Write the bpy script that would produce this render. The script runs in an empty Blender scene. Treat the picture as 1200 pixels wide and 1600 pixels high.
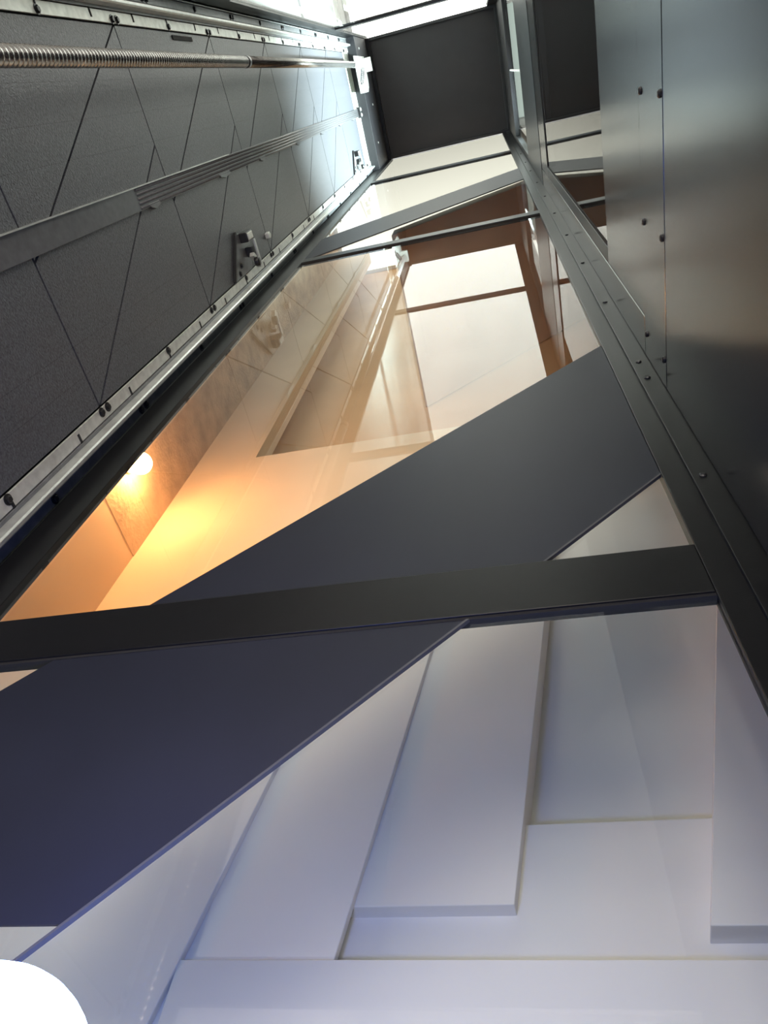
import bpy, bmesh, math, random
from mathutils import Matrix, Vector
random.seed(7)
scene = bpy.context.scene
col = scene.collection

# ------------------------------------------------------------------ camera
# world axes: X from the machine wall to the door wall, Y towards the stair, Z up; the camera stands at the origin
RX = Vector((0.97127449, 0.21360888, 0.10486709))
RY = Vector((-0.12739907, 0.83899223, -0.52901939))
RZ = Vector((-0.20098591, 0.50046307, 0.84210532))
cd = bpy.data.cameras.new('camera')
cd.sensor_fit = 'VERTICAL'; cd.sensor_height = 36.0; cd.sensor_width = 27.0
cd.lens = 1104.6 / 1600 * 36.0
cd.clip_start = 0.01; cd.clip_end = 200
cam = bpy.data.objects.new('camera', cd); col.objects.link(cam)
m = Matrix.Identity(4)
for i in range(3):
    m[i][0] = RX[i]; m[i][1] = -RY[i]; m[i][2] = -RZ[i]
cam.matrix_world = m
scene.camera = cam

# ------------------------------------------------------------------ sky and exposure
world = bpy.data.worlds.new('overcast_sky'); scene.world = world
world.use_nodes = True
bg = world.node_tree.nodes['Background']
bg.inputs[0].default_value = (0.90, 0.97, 1.0, 1)
bg.inputs[1].default_value = 1.0
def fill_light(name, loc, target, sx, sy, colr, watts):
    ld = bpy.data.lights.new(name, 'AREA'); ld.shape = 'RECTANGLE'; ld.size = sx; ld.size_y = sy
    ld.color = colr; ld.energy = watts
    o = bpy.data.objects.new(name, ld); col.objects.link(o)
    o.location = loc
    d = Vector(target) - Vector(loc)
    if abs(d.x) + abs(d.y) > 1e-6: o.rotation_euler = d.to_track_quat('-Z', 'Y').to_euler()   # else: faces straight down
    return o
# fill light added for the boards under the stair; added glowing panes follow below
fill_light('ground_fill', (0.3, -3.15, 0.3), (0.3, 0, 0.3), 2.4, 2.2, (1.0, 0.84, 0.76), 215)
# added unseen spotlight beyond the transom, brightening the top of the machine wall
ld = bpy.data.lights.new('added_spot', 'SPOT'); ld.energy = 3600; ld.color = (0.80, 0.95, 1.0)
ld.spot_size = math.radians(92); ld.spot_blend = 1.0; ld.shadow_soft_size = 0.12
so = bpy.data.objects.new('added_spot', ld); col.objects.link(so); so.location = (0.9, 0.52, 7.1)
so.rotation_euler = (Vector((-1.15, 0.12, 7.0)) - Vector((0.9, 0.52, 7.1))).to_track_quat('-Z', 'Z').to_euler()
vs = scene.view_settings
vs.view_transform = 'Standard'; vs.look = 'None'; vs.gamma = 1.0; vs.use_curve_mapping = False
vs.exposure = 0.0
scene.cycles.transparent_max_bounces = 20
scene.cycles.max_bounces = 9

# ------------------------------------------------------------------ materials
MATS = {}
def new_mat(name):
    mt = bpy.data.materials.new(name); mt.use_nodes = True
    MATS[name] = mt
    return mt, mt.node_tree.nodes, mt.node_tree.links
def pbr(name, colr, rough=0.5, metal=0.0, spec=0.5, noise=None, bump=None, coat=0.0):
    """noise=(scale, amount) varies the colour, bump=(scale, strength) gives fine relief"""
    mt, n, l = new_mat(name)
    p = n['Principled BSDF']
    p.inputs['Base Color'].default_value = (*colr, 1)
    p.inputs['Roughness'].default_value = rough
    p.inputs['Metallic'].default_value = metal
    p.inputs['Specular IOR Level'].default_value = spec
    p.inputs['Coat Weight'].default_value = coat
    tc = n.new('ShaderNodeTexCoord')
    if noise:
        t = n.new('ShaderNodeTexNoise'); t.inputs['Scale'].default_value = noise[0]; t.inputs['Detail'].default_value = 5
        l.new(tc.outputs['Object'], t.inputs['Vector'])
        r = n.new('ShaderNodeValToRGB')
        r.color_ramp.elements[0].position = 0.3; r.color_ramp.elements[1].position = 0.7
        r.color_ramp.elements[0].color = (*[max(0, c * (1 - noise[1])) for c in colr], 1)
        r.color_ramp.elements[1].color = (*[min(1, c * (1 + noise[1])) for c in colr], 1)
        l.new(t.outputs['Fac'], r.inputs['Fac']); l.new(r.outputs['Color'], p.inputs['Base Color'])
    if bump:
        t2 = n.new('ShaderNodeTexNoise'); t2.inputs['Scale'].default_value = bump[0]; t2.inputs['Detail'].default_value = 4
        l.new(tc.outputs['Object'], t2.inputs['Vector'])
        b = n.new('ShaderNodeBump'); b.inputs['Strength'].default_value = bump[1]; b.inputs['Distance'].default_value = 0.01
        l.new(t2.outputs['Fac'], b.inputs['Height']); l.new(b.outputs['Normal'], p.inputs['Normal'])
    return mt
def emit(name, colr, strength):
    mt, n, l = new_mat(name)
    n.remove(n['Principled BSDF'])
    e = n.new('ShaderNodeEmission'); e.inputs[0].default_value = (*colr, 1); e.inputs[1].default_value = strength
    l.new(e.outputs[0], n['Material Output'].inputs[0])
    return mt
def glass(name, tint, f0=0.05):
    """flat pane with coated back face: clear transmission plus mirror reflection that grows towards grazing view (Schlick)"""
    mt, n, l = new_mat(name)
    n.remove(n['Principled BSDF'])
    g = n.new('ShaderNodeNewGeometry')
    d = n.new('ShaderNodeVectorMath'); d.operation = 'DOT_PRODUCT'
    l.new(g.outputs['Incoming'], d.inputs[0]); l.new(g.outputs['Normal'], d.inputs[1])
    a = n.new('ShaderNodeMath'); a.operation = 'ABSOLUTE'; l.new(d.outputs['Value'], a.inputs[0])
    s = n.new('ShaderNodeMath'); s.operation = 'SUBTRACT'; s.inputs[0].default_value = 1.0; l.new(a.outputs[0], s.inputs[1])
    s.use_clamp = True
    p = n.new('ShaderNodeMath'); p.operation = 'POWER'; l.new(s.outputs[0], p.inputs[0]); p.inputs[1].default_value = 5.0
    f = n.new('ShaderNodeMath'); f.operation = 'MULTIPLY_ADD'; l.new(p.outputs[0], f.inputs[0])
    f.inputs[1].default_value = 1 - f0; f.inputs[2].default_value = f0
    fr = n.new('ShaderNodeMath'); fr.operation = 'SUBTRACT'; fr.inputs[0].default_value = 1.0; l.new(g.outputs['Backfacing'], fr.inputs[1])
    f2 = n.new('ShaderNodeMath'); f2.operation = 'MULTIPLY'; l.new(f.outputs[0], f2.inputs[0]); l.new(fr.outputs[0], f2.inputs[1]); f = f2
    t = n.new('ShaderNodeBsdfTransparent'); t.inputs[0].default_value = (*tint, 1)
    gl = n.new('ShaderNodeBsdfGlossy'); gl.inputs['Roughness'].default_value = 0.0
    mx = n.new('ShaderNodeMixShader')
    l.new(f.outputs[0], mx.inputs[0]); l.new(t.outputs[0], mx.inputs[1]); l.new(gl.outputs[0], mx.inputs[2])
    l.new(mx.outputs[0], n['Material Output'].inputs[0])
    return mt

M = MATS
pbr('anthracite', (0.006, 0.0062, 0.007), 0.34, 0.0, 0.28, (60, 0.12), (400, 0.02))
pbr('anthracite_dark', (0.010, 0.010, 0.012), 0.5)
pbr('door_metal', (0.013, 0.0125, 0.0125), 0.20, 0.0, 0.55, (90, 0.1), (900, 0.02))
pbr('stringer_steel', (0.012, 0.014, 0.024), 0.48, 0.0, 0.3, (4, 0.12), (500, 0.02))
pbr('stringer_edge', (0.06, 0.06, 0.065), 0.5)
pbr('ceiling_board', (0.018, 0.016, 0.018), 0.55, 0.0, 0.4, (8, 0.1))
pbr('panel_slate', (0.062, 0.064, 0.072), 0.36, 0.0, 0.5, (170, 0.45), (220, 0.25))
def score_lines(mt, ys, half=.0009, keep=.55):
    n, l = mt.node_tree.nodes, mt.node_tree.links
    p = n['Principled BSDF']; src = p.inputs['Base Color'].links[0].from_socket
    tc = n.new('ShaderNodeTexCoord'); sx = n.new('ShaderNodeSeparateXYZ'); l.new(tc.outputs['Object'], sx.inputs[0])
    tot = None
    for y in ys:
        c = n.new('ShaderNodeMath'); c.operation = 'COMPARE'; l.new(sx.outputs['Y'], c.inputs[0]); c.inputs[1].default_value = y; c.inputs[2].default_value = half
        if tot is None: tot = c
        else:
            m = n.new('ShaderNodeMath'); m.operation = 'MAXIMUM'; l.new(tot.outputs[0], m.inputs[0]); l.new(c.outputs[0], m.inputs[1]); tot = m
    mx = n.new('ShaderNodeMix'); mx.data_type = 'RGBA'; mx.blend_type = 'MULTIPLY'
    l.new(tot.outputs[0], mx.inputs['Factor']); l.new(src, mx.inputs[6]); mx.inputs[7].default_value = (keep, keep, keep, 1)
    l.new(mx.outputs[2], p.inputs['Base Color'])
score_lines(M['panel_slate'], (-.205, -.112, -.022, .38, .455))
pbr('seam_black', (0.006, 0.006, 0.007), 0.8)
pbr('steel', (0.55, 0.56, 0.54), 0.42, 0.8, 0.5, (30, 0.12))
pbr('steel_pale', (0.60, 0.61, 0.57), 0.45, 0.6, 0.5, (40, 0.15))
pbr('steel_grey', (0.20, 0.205, 0.21), 0.4, 0.6, 0.5, (40, 0.15))
pbr('screw_steel', (0.34, 0.33, 0.32), 0.25, 0.95, 0.5, (25, 0.15))
pbr('bolt_dark', (0.04, 0.04, 0.042), 0.35, 0.7)
pbr('cable_grey', (0.075, 0.076, 0.08), 0.35, 0.0, 0.6, (50, 0.2))
pbr('switch_black', (0.012, 0.012, 0.013), 0.4)
pbr('white_plaster', (0.80, 0.79, 0.78), 0.85, 0.0, 0.3, (2.5, 0.03), (60, 0.03))
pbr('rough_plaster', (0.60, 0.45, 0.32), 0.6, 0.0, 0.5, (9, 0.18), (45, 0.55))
pbr('soffit_brown', (0.64, 0.44, 0.33), 0.6, 0.0, 0.3, (3, 0.12), (40, 0.05))  # even brown base colour for the underside of the upper flight
pbr('tan_lamplit', (0.72, 0.46, 0.27), 0.8, 0.0, 0.3, (2.5, 0.05), (60, 0.03))  # warm lamplight mixed into the recess wall's base colour
pbr('cream_lamplit', (0.80, 0.64, 0.47), 0.8, 0.0, 0.3, (2.5, 0.04), (60, 0.03))  # glow of the warm lamp put into the stairwell walls' colour
pbr('hall_slab', (0.16, 0.14, 0.13), 0.8)
pbr('pit_floor', (0.05, 0.05, 0.05), 0.6, noise=(12, 0.2))
glass('pane_glass', (0.965, 0.985, 0.97))
glass('door_glass', (0.55, 0.56, 0.56))
emit('warm_globe', (1.0, 0.47, 0.17), 155.0)
emit('cool_globe', (0.15, 0.26, 1.0), 92.0)
emit('glow_far', (1.0, 1.0, 0.93), 5.6)  # emission of the added ceiling panes, one tint for each room
emit('glow_stair', (1.0, 0.95, 0.82), 2.1)
emit('glow_landing', (0.86, 1.0, 0.92), 2.2)

# ------------------------------------------------------------------ helpers
def put(o, parent=None, label=None, cat=None, group=None, kind=None):
    col.objects.link(o)
    if parent is not None: o.parent = parent
    if label: o['label'] = label
    if cat: o['category'] = cat
    if group: o['group'] = group
    if kind: o['kind'] = kind
    return o
def empty(name, loc=(0, 0, 0), label=None, cat=None, group=None, kind=None):
    o = bpy.data.objects.new(name, None); o.location = loc; o.empty_display_size = 0.1
    return put(o, None, label, cat, group, kind)
def mesh_obj(name, bm, mat, parent=None, smooth=False, **kw):
    me = bpy.data.meshes.new(name)
    bmesh.ops.recalc_face_normals(bm, faces=bm.faces)
    bm.to_mesh(me); bm.free()
    me.materials.append(M[mat])
    if smooth:
        for p in me.polygons: p.use_smooth = True
    return put(bpy.data.objects.new(name, me), parent, **kw)
def inst(name, src, parent, loc=None, rot=None):
    o = bpy.data.objects.new(name, src.data)
    if loc is not None: o.location = loc
    if rot is not None: o.rotation_euler = rot
    return put(o, parent)
def add_box(bm, x0, x1, y0, y1, z0, z1):
    v = [bm.verts.new((x, y, z)) for z in (z0, z1) for y in (y0, y1) for x in (x0, x1)]
    for f in ((0, 2, 3, 1), (4, 5, 7, 6), (0, 1, 5, 4), (2, 6, 7, 3), (0, 4, 6, 2), (1, 3, 7, 5)):
        bm.faces.new([v[i] for i in f])
def bevel(bm, w, seg=2):
    if w > 0:
        bmesh.ops.bevel(bm, geom=list(bm.edges), offset=w, segments=seg, affect='EDGES', profile=0.5)
def box(name, x0, x1, y0, y1, z0, z1, mat, parent=None, bev=0.0, **kw):
    bm = bmesh.new(); add_box(bm, x0, x1, y0, y1, z0, z1); bevel(bm, bev)
    return mesh_obj(name, bm, mat, parent, **kw)
def prism(name, pts, axis, a, b, mat, parent=None, bev=0.0, **kw):
    """pts: polygon in the two remaining axes; extruded along axis from a to b"""
    bm = bmesh.new(); add_prism(bm, pts, axis, a, b); bevel(bm, bev)
    return mesh_obj(name, bm, mat, parent, **kw)
def add_prism(bm, pts, axis, a, b):
    def P(p, t):
        return {'x': (t, p[0], p[1]), 'y': (p[0], t, p[1]), 'z': (p[0], p[1], t)}[axis]
    lo = [bm.verts.new(P(p, a)) for p in pts]; hi = [bm.verts.new(P(p, b)) for p in pts]
    bm.faces.new(lo); bm.faces.new(hi[::-1])
    n = len(pts)
    for i in range(n):
        bm.faces.new([lo[i], lo[(i + 1) % n], hi[(i + 1) % n], hi[i]])
def lathe_bm(prof, seg=20, axis='z'):
    """prof: list of (r, t) along the axis"""
    bm = bmesh.new(); rings = []
    for r, t in prof:
        ring = []
        for k in range(seg):
            a = 2 * math.pi * k / seg
            c, s = r * math.cos(a), r * math.sin(a)
            ring.append(bm.verts.new({'z': (c, s, t), 'x': (t, c, s), 'y': (s, t, c)}[axis]))
        rings.append(ring)
    for A, B in zip(rings, rings[1:]):
        for k in range(seg):
            bm.faces.new([A[k], A[(k + 1) % seg], B[(k + 1) % seg], B[k]])
    bm.faces.new(rings[0][::-1]); bm.faces.new(rings[-1])
    return bm
def inset_poly(pts, d):
    """move every edge of a convex polygon inwards by d"""
    n = len(pts); area = sum(pts[i][0] * pts[(i + 1) % n][1] - pts[(i + 1) % n][0] * pts[i][1] for i in range(n))
    if area < 0: pts = pts[::-1]
    lines = []
    for i in range(n):
        p, q = Vector(pts[i]), Vector(pts[(i + 1) % n]); e = (q - p).normalized(); nn = Vector((-e.y, e.x))
        lines.append((p + nn * d, e))
    out = []
    for i in range(n):
        p, e = lines[i - 1]; q, g = lines[i]
        den = e.x * g.y - e.y * g.x
        t = ((q.x - p.x) * g.y - (q.y - p.y) * g.x) / den
        out.append(tuple(p + e * t))
    return out
def hex_bolt_mesh(name, axis, r=0.009, h=0.007, mat='bolt_dark'):
    """washer plus hex head, pointing along +axis from the origin"""
    bm = lathe_bm([(r * 1.45, 0), (r * 1.45, h * .25)], 14, axis)
    b2 = lathe_bm([(r, h * .25), (r, h * .85), (r * .8, h)], 6, axis)
    me = bpy.data.meshes.new('t'); b2.to_mesh(me); b2.free(); bm.from_mesh(me); bpy.data.meshes.remove(me)
    me = bpy.data.meshes.new(name); bmesh.ops.recalc_face_normals(bm, faces=bm.faces); bm.to_mesh(me); bm.free()
    me.materials.append(M[mat]); return me
def screw_mesh(name, axis, r=0.006, h=0.003, mat='bolt_dark', sign=1):
    bm = lathe_bm([(r, 0), (r, sign * h * .5), (r * .6, sign * h)], 12, axis)
    me = bpy.data.meshes.new(name); bmesh.ops.recalc_face_normals(bm, faces=bm.faces); bm.to_mesh(me); bm.free()
    me.materials.append(M[mat]); return me
def place(name, me, parent, loc):
    o = bpy.data.objects.new(name, me); o.location = loc
    return put(o, parent)

XL, XR = -1.075, 0.32          # machine wall (drawn at this distance, then set back by KL), door wall
KL = 1.07; XM = XL * KL        # real inner face of the machine wall
def set_back(o, k=KL):
    o.location = Vector(o.location) * k; o.scale = (k, k, k); return o
YF, YT = 0.68, -0.50           # stair-side glass wall, far glass wall (inner faces)
ZL = -1.21                     # foot of what stands on the machine wall, before it is set back
ZF, ZC = -1.30, 9.0            # pit floor, shaft ceiling
BARS = ((0.815, 0.93), (3.845, 3.93), (6.94, 7.05))

# ------------------------------------------------------------------ stairwell and building shell
YB = 1.69; XW = -1.96
def struct(name, label, cat): return empty(name, (0, 0, 0), label, cat, kind='structure')
w = struct('wall_stair_back', 'back wall of the stairwell behind the glass, its cream and tan carrying warm lamplight', 'wall')
box('lower_wall', XW - .2, 1.5, YB, YB + .12, ZF, 3.68, 'cream_lamplit', w)
box('corner_pier', XW - .2, -1.565, YB, YB + .12, 3.68, 9.3, 'cream_lamplit', w)
box('recess_wall', -1.8, 1.5, 1.95, 2.07, 3.4, 9.3, 'tan_lamplit', w)
box('recess_ledge', -1.8, 1.5, YB + .12, 1.95, 3.4, 3.68, 'white_plaster', w)
box('recess_cheek', -1.8, -1.69, YB + .12, 1.95, 3.68, 9.3, 'white_plaster', w)
w = struct('wall_stair_left', 'side wall of the stairwell, smooth below and roughly plastered above beside the globe lamp', 'wall')
box('smooth_wall', XW - .15, XW, .45, YB, ZF, 2.73, 'cream_lamplit', w)
box('rough_plaster', XW - .15, XW + .004, .45, YB, 2.73, 9.3, 'rough_plaster', w)
w = struct('wall_stair_right', 'white side wall of the stairwell to the right of the pier', 'wall')
box('full_wall', 1.5, 1.62, .74, 2.42, ZF, 9.3, 'white_plaster', w)
w = struct('ceiling_stairwell', 'white ceiling over the stairwell beyond the glass', 'ceiling')
box('ceiling_board', XW - .2, 1.6, .80, 2.45, 9.3, 9.4, 'white_plaster', w)
box('ceiling_edge', XW - .2, 1.6, YF + .03, .80, 9.3, 9.4, 'white_plaster', w)

w = struct('wall_far_room', 'white walls and landing of the bright room beyond the far glass', 'wall')
box('back_wall', -1.5, 2.75, -3.3, -3.2, ZF, 9.5, 'white_plaster', w)
box('side_wall', -1.45, -1.3, -3.2, -.56, ZF, 9.5, 'white_plaster', w)
box('return_wall', -1.45, XM - .02, -.56, -.53, ZF, 9.5, 'white_plaster', w)
box('outer_wall', 2.6, 2.75, -3.2, .74, ZF, 9.5, 'white_plaster', w)
box('upper_partition', .42, 2.6, .62, .74, 5.3, 9.5, 'white_plaster', w)
w = struct('ceiling_far_room', 'white ceiling of the upper floor around the lift shaft', 'ceiling')
box('ceiling_board', -1.5, 2.75, -3.3, YT - .03, 9.5, 9.6, 'white_plaster', w)
box('ceiling_board', XR + .06, 2.75, YT - .03, .74, 9.5, 9.6, 'white_plaster', w)
w = struct('wall_hall', 'landing slab and hall walls outside the lift door', 'wall')
box('landing_slab', .40, 2.6, -.56, .74, 5.0, 5.3, 'hall_slab', w)
box('hall_partition', .40, 2.6, .62, .74, ZF, 5.0, 'hall_slab', w)
box('hall_partition', .40, 2.6, -.62, -.56, ZF, 5.0, 'hall_slab', w)
# glowing ceiling panes added to brighten the rooms behind the glass
def glow_pane(name, x0, x1, y0, y1, z, mat, label):
    e = struct(name, label, 'glowing pane')
    box('pane', x0, x1, y0, y1, z, z + .012, mat, e)
    for a in ((x0, x1, y0 - .0, y0 + .012), (x0, x1, y1 - .012, y1), (x0, x0 + .02, y0, y1), (x1 - .02, x1, y0, y1)):
        box('frame', *a, z + .012, z + .02, 'white_plaster', e)
glow_pane('glow_pane_1', -1.25, 2.4, -3.15, -.532, 9.475, 'glow_far', 'added glowing ceiling pane over the room beyond the far glass')
glow_pane('glow_pane_2', -1.9, 1.45, .716, 1.9, 9.275, 'glow_stair', 'added cream glowing ceiling pane over the stair behind the top glass panes')
glow_pane('glow_pane_3', .40, 2.4, -.5, .6, 9.475, 'glow_landing', 'added pale green white glowing pane over the landing beyond the transom')

# white plaster boards stepping under the stair
BOARDS = [
    (1.345, [(-1.956, 0.0), (-0.913, 0.0), (-0.595, 1.59), (-1.956, 1.59)], 'bluish white leaning plaster board just below the dark stair panel'),
    (1.362, [(-0.995, 0.0), (-0.587, 0.0), (-0.268, 1.813), (-0.995, 1.813)], 'white leaning plaster board second from the dark stair panel'),
    (1.38, [(-0.789, 0.779), (-0.127, 0.779), (0.118, 2.366), (-0.789, 2.366)], 'white leaning plaster board third from the dark stair panel with a straight lower edge'),
    (1.36, [(0.216, 0.725), (1.31, 0.725), (1.31, 2.216), (0.642, 2.216)], 'pinkish white pier with a leaning left edge beside the door-side post'),
]
for i, (y, poly, lab) in enumerate(BOARDS):
    prism('trim_%d' % (i + 1), poly, 'y', y, (1.362, 1.38, 1.48, 1.48)[i], 'white_plaster', None, .002, label=lab, cat='plaster board', kind='structure')
box('trim_5', -.90, 1.3, 1.42, 1.48, .0, .977, 'white_plaster', None, .002, label='white upper step of the plastered parapet under the pier', cat='parapet', kind='structure')
box('trim_6', -.785, 1.3, 1.350, 1.361, -.3, .664, 'white_plaster', None, .002, label='white lower step of the plastered parapet at the bottom of the view', cat='parapet', kind='structure')
box('trim_8', -.45, 1.3, 1.48, 1.56, .0, 2.6, 'white_plaster', None, .002, label='white recessed wall panel between the leaning boards and the pier', cat='wall panel', kind='structure')

# plastered underside of the upper flight
prism('trim_7', [(-.62, 4.62), (1.3, 6.67), (1.3, 6.85), (-.62, 4.80)], 'y', .77, 1.94, 'soffit_brown', None, 0,
      label='brown underside of the upper stair flight behind the grey stringer', cat='stair soffit', kind='structure')

# ------------------------------------------------------------------ lift shaft: floor and ceiling
box('floor', XM - .05, XR + .05, YT - .03, YF + .05, ZF - .1, ZF, 'pit_floor', label='dark floor of the lift shaft', cat='floor', kind='structure')
c = struct('ceiling', 'dark board ceiling closing the top of the lift shaft', 'ceiling')
box('board', XM - .02, XR + .02, YT, YF, ZC, ZC + .06, 'ceiling_board', c)
for a in ((XL, XR, YT, YT + .025), (XL, XR, YF - .025, YF), (XR - .025, XR, YT + .025, YF - .025)):
    box('edge_trim', *a, ZC - .035, ZC, 'anthracite_dark', c, .002)
box('fascia', XM - .02, XL + .012, YT, YF, 8.06, ZC, 'anthracite_dark', c, .002)
box('fascia_lip', XL + .012, XL + .05, YT, YF, ZC - .09, ZC, 'anthracite', c, .002)
sm = screw_mesh('fascia_screw', 'x', .011, .006, 'steel')
for y, z in ((-.40, 8.28), (-.2, 8.45), (.10, 8.5), (.45, 8.35)):
    place('screw', sm, c, (XL + .012, y, z))

# ------------------------------------------------------------------ machine wall (left)
wl = struct('wall_left', 'dark slate-look machine wall with slanting panel joints', 'wall')
box('backing', XL - .06, XL - .012, -.475, .655, ZL, 8.40, 'seam_black', wl)
zs = [-1.20, -.25, .70, 1.65, 2.587, 3.545, 4.50, 5.45, 6.40]
ya, yb = -.355, .545
for z0, z1 in zip(zs, zs[1:]):
    for poly in ([(ya, z0), (.17, z0), (ya, z1)], [(.17, z0), (yb, z0), (-.01, z1), (ya, z1)], [(yb, z0), (yb, z1), (-.01, z1)]):
        prism('panel', inset_poly(poly, .0032), 'x', XL - .014, XL, 'panel_slate', wl)
prism('panel', inset_poly([(ya, 6.40), (yb, 6.40), (yb, 7.22), (ya, 7.22)], .0022), 'x', XL - .014, XL, 'panel_slate', wl)
# side strips behind the rails and head profiles
box('side_strip', XL - .014, XL - .004, yb, .652, ZL, 8.12, 'anthracite', wl)
box('side_strip', XL - .014, XL - .004, -.465, ya, ZL, 8.12, 'anthracite', wl)
for z0, z1 in ((7.24, 7.46), (7.49, 7.70), (7.73, 8.11)):
    box('head_profile', XL - .014, XL, ya, yb, z0, z1, 'steel_pale', wl, .002)

set_back(wl)

# ------------------------------------------------------------------ guide rails
bolt_x = hex_bolt_mesh('rail_bolt', 'x')
def guide_rail(label, mir):
    my = (lambda y: .19 - y) if mir else (lambda y: y)
    e = empty('guide_rail', (XL, my(.60), ZL), label, 'guide rail', 'guide rails on the machine wall')
    O = Vector((-XL, -my(.60), -ZL))
    zt = 7.98
    def pr(nm, pts, mt, bv=.0):
        o = prism(nm, [(x, my(y)) for x, y in pts], 'z', ZL, zt, mt, e, bv); o.location = O; return o
    pr('mounting_strip', [(XL, .546), (XL + .006, .546), (XL + .006, .578), (XL, .578)], 'steel_pale', .001)
    pr('base', [(XL, .580), (XL + .010, .580), (XL + .010, .616), (XL, .616)], 'steel_grey', .001)
    pr('running_edge', [(XL + .010, .588), (XL + .036, .590), (XL + .040, .594), (XL + .040, .602), (XL + .036, .606), (XL + .010, .608)], 'steel', .0008)
    pr('clamp_strip', [(XL, .618), (XL + .007, .618), (XL + .007, .646), (XL, .646)], 'steel_grey', .001)
    pr('bead', [(XL, .648), (XL + .012, .648), (XL + .012, .652), (XL, .652)], 'steel', .0006)
    z = 1.194 - .31 * 7
    slot = None
    while z < 7.9:
        if slot is None:
            slot = box('slot', -.001, .0015, -.012, .012, -.004, .004, 'seam_black', e)
            slot.location = Vector((XL + .006, my(.568), z)) + O
        else: inst('slot', slot, e, Vector((XL + .006, my(.568), z)) + O)
        z += .31
    z = 1.656 - .4675 * 6 + (.0 if mir else 0); k = 0
    while z < 7.9:
        for dz in ((-.018, .018) if k % 2 == 0 else (0,)):
            place('bolt', bolt_x, e, Vector((XL + .006, my(.556), z + dz)) + O)
        z += .4675; k += 1
    z = 1.317 - .527 * 4; k = 0
    while z < 7.9:
        for dz in ((-.018, .018) if k % 2 else (0,)):
            place('bolt', bolt_x, e, Vector((XL + .007, my(.632), z + dz)) + O)
        z += .527; k += 1
    return set_back(e)
guide_rail('bolted steel guide rail beside the stair-side glass', False)
guide_rail('bolted steel guide rail at the top edge, above the drive screw', True)

# ------------------------------------------------------------------ drive screw
sx, sy, sr = -.972, -.237, .0235
ds = empty('drive_screw', (sx, sy, ZL), 'long threaded steel drive screw standing in front of the machine wall', 'drive screw')
def thread(z0, z1, pitch):
    prof = [(sr * .86, z0)]
    z = z0
    while z < z1 - pitch:
        prof += [(sr * .86, z + pitch * .30), (sr, z + pitch * .42), (sr, z + pitch * .85), (sr * .86, z + pitch * .97)]
        z += pitch
    prof.append((sr * .86, z1))
    return [(r, t - ZL) for r, t in prof]
mesh_obj('threaded_shaft', lathe_bm(thread(ZL, 3.62, .0195), 20), 'screw_steel', ds, True)
mesh_obj('upper_shaft', lathe_bm([(sr, 3.66 - ZL), (sr, 7.0 - ZL)], 24), 'screw_steel', ds, True)
mesh_obj('top_shaft', lathe_bm([(sr * .97, 7.02 - ZL), (sr * .97, 7.945 - ZL), (sr * .8, 7.95 - ZL)], 24), 'steel', ds, True)
mesh_obj('joint_ring', lathe_bm([(sr * .9, 3.62 - ZL), (sr * 1.03, 3.625 - ZL), (sr * 1.03, 3.655 - ZL), (sr * .9, 3.66 - ZL)], 24), 'bolt_dark', ds, True)
mesh_obj('joint_ring', lathe_bm([(sr * .9, 7.0 - ZL), (sr * 1.02, 7.005 - ZL), (sr * 1.02, 7.015 - ZL), (sr * .9, 7.02 - ZL)], 24), 'steel', ds, True)
set_back(ds, 1.04)
# bearing bracket carrying the top of the screw
bb = empty('bearing_bracket', (XL, -.2, 7.9), 'pale steel bracket plate holding the top of the drive screw', 'bracket')
o = prism('plate', [(-.33, 7.75), (-.02, 7.75), (-.02, 8.30), (-.06, 8.40), (-.12, 8.44), (-.33, 8.44)], 'x', XL + .013, XL + .024, 'steel_pale', bb, .002); o.location = (-XL, .2, -7.9)
o = box('arm', XL + .024, -.972, -.31, -.19, 8.27, 8.32, 'steel_pale', bb, .003); o.location = (-XL, .2, -7.9)
prof = []
turns, n = 7, 84
for i in range(n):
    t = i / (n - 1); a = 2 * math.pi * turns * t
    prof.append(Vector((.014 * math.cos(a), .014 * math.sin(a), t * .26)))
cu = bpy.data.curves.new('spring', 'CURVE'); cu.dimensions = '3D'; cu.bevel_depth = .004; cu.bevel_resolution = 2
sp = cu.splines.new('POLY'); sp.points.add(n - 1)
for i, p in enumerate(prof): sp.points[i].co = (*p, 1)
cu.materials.append(M['bolt_dark'])
tmp = bpy.data.objects.new('spring_curve', cu)
me = bpy.data.meshes.new_from_object(tmp); bpy.data.objects.remove(tmp)
so = bpy.data.objects.new('spring', me); so.location = (.045, .09, -.12); so.rotation_euler = (math.radians(24), 0, 0); put(so, bb)
bolt_big = hex_bolt_mesh('bracket_bolt', 'x', .013, .01, 'steel')
bolt_hole = hex_bolt_mesh('bracket_nut', 'x', .012, .008, 'bolt_dark')
for me, y, z in ((bolt_big, -.06, 8.25), (bolt_big, -.28, 8.38), (bolt_hole, -.10, 7.85), (bolt_big, -.13, 8.12)):
    place('bolt', me, bb, (.024, y + .2, z - 7.9))

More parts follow.
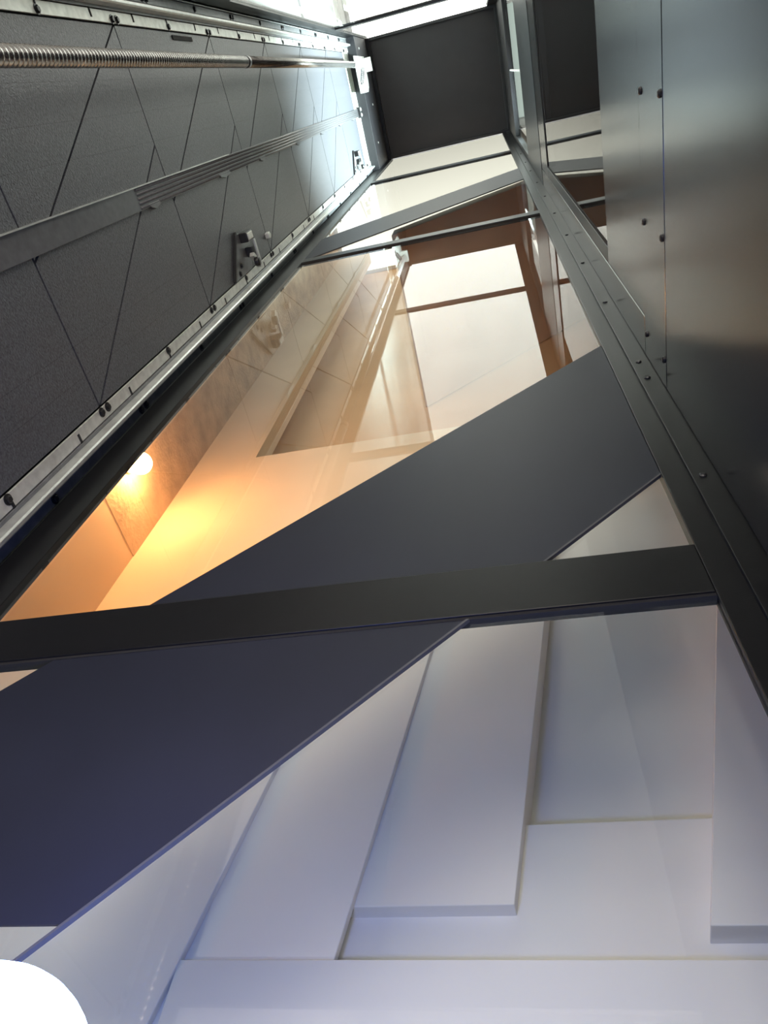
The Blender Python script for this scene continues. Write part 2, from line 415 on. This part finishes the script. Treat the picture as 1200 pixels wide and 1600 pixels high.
# ------------------------------------------------------------------ flat ribbed cable on the machine wall
fc = empty('flat_cable', (XL, .122, ZL), 'flat ribbed grey cable running up the middle of the machine wall', 'cable')
O = Vector((-XL, -.122, -ZL))
o = box('band', XL + .001, XL + .008, .090, .156, ZL, 7.4, 'cable_grey', fc, .001); o.location = O
for k in range(5):
    y = .096 + k * .0132
    mb = lathe_bm([(.0048, 2.3 - ZL), (.0048, 7.38 - ZL)], 8)
    o = mesh_obj('core', mb, 'cable_grey', fc, True); o.location = (.008, y - .122, 0)
o = prism('clip_edge', [(XL + .001, .087), (XL + .014, .087), (XL + .014, .0905), (XL + .001, .0905)], 'z', ZL, 3.3, 'steel', fc); o.location = O
for z, l in ((2.35, .10), (3.1, .16), (3.75, .12), (4.6, .15), (5.4, .2), (6.2, .16), (6.9, .2)):
    o = prism('tape_patch', [(.145, z), (.158, z + .02), (.166, z + l * .5), (.156, z + l), (.145, z + l * .9)], 'x', XL + .001, XL + .0125, 'cable_grey', fc, .001); o.location = O
o = box('end_clamp', XL + .004, XL + .03, .08, .168, 7.36, 7.44, 'bolt_dark', fc, .003); o.location = O
for y in (.10, .145):
    place('bolt', bolt_big, fc, (.03, y - .122, 7.40 - ZL))

set_back(fc)

# ------------------------------------------------------------------ limit switches
def limit_switch(label, z):
    e = empty('limit_switch', (XL, .47, z), label, 'limit switch', 'limit switches on the machine wall')
    def at(o): o.location = (0, 0, 0); return o
    prism('plate', [(-.095, .10), (.072, -.075), (.072, .20), (-.06, .30)], 'x', .001, .006, 'steel_grey', e, .001)
    prism('edge_flange', [(-.100, .10), (-.092, .106), (.072, -.067), (.066, -.079)], 'x', .001, .014, 'switch_black', e, .001)
    box('switch_body', .006, .042, -.085, -.045, .14, .24, 'switch_black', e, .004)
    box('switch_body', .006, .036, -.02, .02, .17, .27, 'switch_black', e, .004)
    box('cover', .036, .046, -.08, -.05, .15, .22, 'steel_pale', e, .003)
    box('lever_arm', .042, .05, -.045, .06, .20, .222, 'steel', e, .002)
    prism('lever_bar', [(.0, .15), (.012, .13), (.075, .20), (.065, .22)], 'x', .03, .05, 'steel_pale', e, .002)
    o = mesh_obj('roller', lathe_bm([(.018, 0), (.02, .004), (.02, .016), (.018, .02)], 18, 'x'), 'switch_black', e, True); o.location = (.045, .04, .145)
    for y, zz in ((.055, .02), (.03, .06)): place('bolt', bolt_x, e, (.006, y, zz))
    return set_back(e)
limit_switch('lower black limit switch bracket on the machine wall, above the first glazing bar', 2.985)
limit_switch('upper limit switch bracket near the shaft top, below the dark ceiling', 6.52)
o = prism('cable_clip', [(-.012, 0), (.012, 0), (.016, .03), (0, .045), (-.016, .03)], 'x', 0, .02, 'steel_pale', None, .003,
          label='small pale clip on the slate wall beside the lower limit switch', cat='clip'); o.location = (XL, .47, 3.52); set_back(o)
o = box('wall_slot_cover', 0, .004, -.008, .008, -.11, .11, 'seam_black', None, .0018, label='thin black oval cover on the wall between the drive screw and upper rail', cat='cover plate')
o.location = (XL, -.335, 3.19); set_back(o)

# ------------------------------------------------------------------ stair-side glass wall
wf = struct('wall_front', 'glass wall with slim black frame between the lift shaft and the stair', 'wall')
y0, y1 = YF, YF + .023
xg0, xg1 = -1.022, .236
box('corner_post', -1.120, xg0, y0, y1, ZF, 9.06, 'anthracite', wf, .0015)
box('corner_angle', XM - .07, -1.119, y0 + .022, y1 + .02, ZF, 9.06, 'anthracite', wf, .0015)
box('door_side_post', xg1, .281, y0, y1, ZF, 9.06, 'anthracite', wf, .0015)
box('cover_strip', .279, XR + .06, y0 - .007, y1, ZF, 9.06, 'anthracite', wf, .0012)
for z0, z1 in BARS:
    box('glazing_bar', xg0, xg1, y0, y1, z0, z1, 'anthracite', wf, .0015)
    box('gasket', xg0, xg1, y0 + .003, y1 - .003, z0 - .006, z0, 'seam_black', wf)
zz = [ZF] + [z for b in BARS for z in b] + [8.98]
for k in range(0, len(zz), 2):
    box('pane', xg0, xg1, y0 + .008, y0 + .016, zz[k], zz[k + 1], 'pane_glass', wf)
sc_y = screw_mesh('post_screw', 'y', .0065, .004, 'bolt_dark', -1)
for z in (1.115, 1.57, 1.672, 2.18, 2.686, 3.19, 3.717, 4.25, 4.8, 5.377, 5.9, 6.5):
    place('screw', sc_y, wf, (.2965, y0 - .007, z))

# ------------------------------------------------------------------ slanting stair panels on the glass
def clip_z(pts, z0, z1):
    for zc, keep in ((z0, lambda p: p[1] >= z0 - 1e-9), (z1, lambda p: p[1] <= z1 + 1e-9)):
        out = []
        for i in range(len(pts)):
            p, q = pts[i - 1], pts[i]
            if keep(p) != keep(q):
                t = (zc - p[1]) / (q[1] - p[1]); out.append((p[0] + t * (q[0] - p[0]), zc))
            if keep(q): out.append(q)
        pts = out
        if not pts: return pts
    return pts
def clip_x(pts, x0, x1):
    return [(b, a) for a, b in clip_z([(b, a) for a, b in pts], x0, x1)]
def stringer(label, lo, hi, spans, strip=None):
    """slanting 45 degree band z = x + lo .. x + hi, one plate for each pane it crosses"""
    e = empty('stair_stringer', (-.4, YF + .004, -.4 + lo), label, 'stair stringer', 'slanting stair stringers against the stair-side glass')
    off = -Vector(e.location)
    band = [(-3, -3 + lo), (3, 3 + lo), (3, 3 + hi), (-3, -3 + hi)]
    for z0, z1 in spans:
        poly = clip_x(clip_z(band, z0, z1), xg0 + .0005, xg1 - .0005)
        if len(poly) > 2:
            o = prism('side_plate', poly, 'y', YF + .0035, YF + .0075, 'stringer_steel', e); o.location = off
    for z0, z1 in (strip or []):
        poly = clip_x(clip_z([(-3, -3 + lo - .004), (3, 3 + lo - .004), (3, 3 + lo + .001), (-3, -3 + lo + .001)], z0, z1), xg0 + .0005, xg1 - .0005)
        if len(poly) > 2:
            o = prism('edge_strip', poly, 'y', YF + .001, YF + .0078, 'stringer_edge', e); o.location = off
    return e
stringer('broad black stair stringer slanting across the two lower glass panes', .920, 1.617, ((.372, .8085), (.9305, 3.8385)), ((.20, .8085), (.9305, 3.8385)))
stringer('grey stair stringer slanting across the glass pane below the topmost one', 4.92, 5.52, ((3.9305, 6.9335),), ((3.9305, 6.9335),))

# ------------------------------------------------------------------ far glass wall
wb = struct('wall_back', 'far glass wall of the lift shaft with black glazing bars', 'wall')
y1, y0 = YT, YT - .023
box('corner_post', XM - .07, -1.055, y0, y1, ZF, 9.06, 'anthracite', wb, .0015)
box('door_side_post', .228, XR + .06, y0, y1, ZF, 9.06, 'anthracite', wb, .0015)
for z0, z1 in BARS:
    box('glazing_bar', -1.055, .228, y0, y1, z0, z1, 'anthracite', wb, .0015)
for k in range(0, len(zz), 2):
    box('pane', -1.055, .228, y0 + .008, y0 + .016, zz[k], zz[k + 1], 'pane_glass', wb)

# ------------------------------------------------------------------ door wall (right)
wr = struct('wall_right', 'dark satin metal wall around the lift door', 'wall')
x0, x1 = XR, XR + .045
box('lower_panel', x0, x1, YT, YF - .008, ZF, 1.487, 'door_metal', wr, .0015)
box('sill_strip', x0, x1, YT, YF - .008, 1.492, 1.708, 'door_metal', wr, .0015)
box('jamb', x0, x1, .578, YF - .008, 1.711, 4.60, 'door_metal', wr, .0015)
box('jamb', x0, x1, YT, -.412, 1.711, 4.60, 'door_metal', wr, .0015)
box('head_panel', x0, x1, YT, YF - .008, 4.64, 5.86, 'anthracite', wr, .0015)
box('head_groove', x0 + .01, x1, YT, YF - .008, 4.60, 4.64, 'seam_black', wr)
box('top_beam', x0, x1, YT, YF - .008, 7.62, 9.06, 'anthracite_dark', wr, .0015)
box('transom_post', x0, x1, .63, YF - .008, 5.86, 7.62, 'anthracite', wr, .0015)
box('transom_post', x0, x1, YT, YT + .05, 5.86, 7.62, 'anthracite', wr, .0015)
for a, b in ((YT + .05, .086), (.096, .63)):
    box('transom_pane', x0 + .015, x0 + .023, a, b, 5.86, 7.62, 'pane_glass', wr)
box('pane_joint', x0 + .008, x0 + .03, .085, .097, 5.86, 7.62, 'white_plaster', wr, .001)
sc_x = screw_mesh('sill_screw', 'x', .0075, .005, 'bolt_dark', -1)
for y in (-.39, -.14, .11, .36, .612):
    for z in (1.51, 1.684):
        place('screw', sc_x, wr, (x0, y, z))
d = struct('door_1', 'dark metal lift door with a tall window', 'door')
ym, yM = -.41, .576
wy0, wy1, wz0, wz1 = -.36, .530, 2.24, 4.22
box('leaf_bottom', x0 + .001, x1, ym, yM, 1.712, wz0, 'door_metal', d, .0012)
box('leaf_top', x0 + .001, x1, ym, yM, wz1, 4.598, 'door_metal', d, .0012)
box('leaf_side', x0 + .001, x1, wy1, yM, wz0, wz1, 'anthracite', d, .0012)
box('leaf_side', x0 + .001, x1, ym, wy0, wz0, wz1, 'anthracite', d, .0012)
for a in ((wy0, wy1, wz0, wz0 + .014), (wy0, wy1, wz1 - .014, wz1), (wy0, wy0 + .008, wz0 + .014, wz1 - .014), (wy1 - .008, wy1, wz0 + .014, wz1 - .014)):
    box('window_bead', x0 + .004, x0 + .02, *a, 'seam_black', d)
box('window_pane', x0 + .006, x0 + .014, wy0 + .008, wy1 - .008, wz0 + .014, wz1 - .014, 'door_glass', d)

# ------------------------------------------------------------------ lamps
def globe(name, loc, r, mat, label, base_axis, base_mat):
    e = empty(name, loc, label, 'lamp')
    bm = bmesh.new(); bmesh.ops.create_uvsphere(bm, u_segments=32, v_segments=20, radius=r)
    mesh_obj('globe', bm, mat, e, True)
    if base_axis == 'x':
        mesh_obj('base', lathe_bm([(r * .75, -r * 1.45), (r * .75, -r * 1.1), (r * .5, -r * .85)], 24, 'x'), base_mat, e, True)
    else:
        h = ZF - loc[2]
        mesh_obj('pole', lathe_bm([(.014, h + .02), (.014, -r * 1.15), (r * .45, -r * 1.1), (r * .5, -r * .84)], 20, 'z'), 'bolt_dark', e, True)
        mesh_obj('base', lathe_bm([(.12, h), (.12, h + .012), (.03, h + .022)], 32, 'z'), 'bolt_dark', e, True)
    return e
globe('wall_lamp', (XW + .085, 1.315, 3.0), .056, 'warm_globe', 'glowing warm globe lamp on the rough plaster beside the black corner post', 'x', 'white_plaster')
globe('wall_lamp', (XW + .085, .80, 2.5), .062, 'warm_globe', 'added unseen warm globe lamp on the stairwell side wall, behind the machine wall corner', 'x', 'white_plaster')  # added out of view to spread warm light through the stairwell
globe('work_lamp', (-.3645, .443, .1396), .070, 'cool_globe', 'cool white glowing round lamp at the bottom left corner', 'z', 'white_plaster')
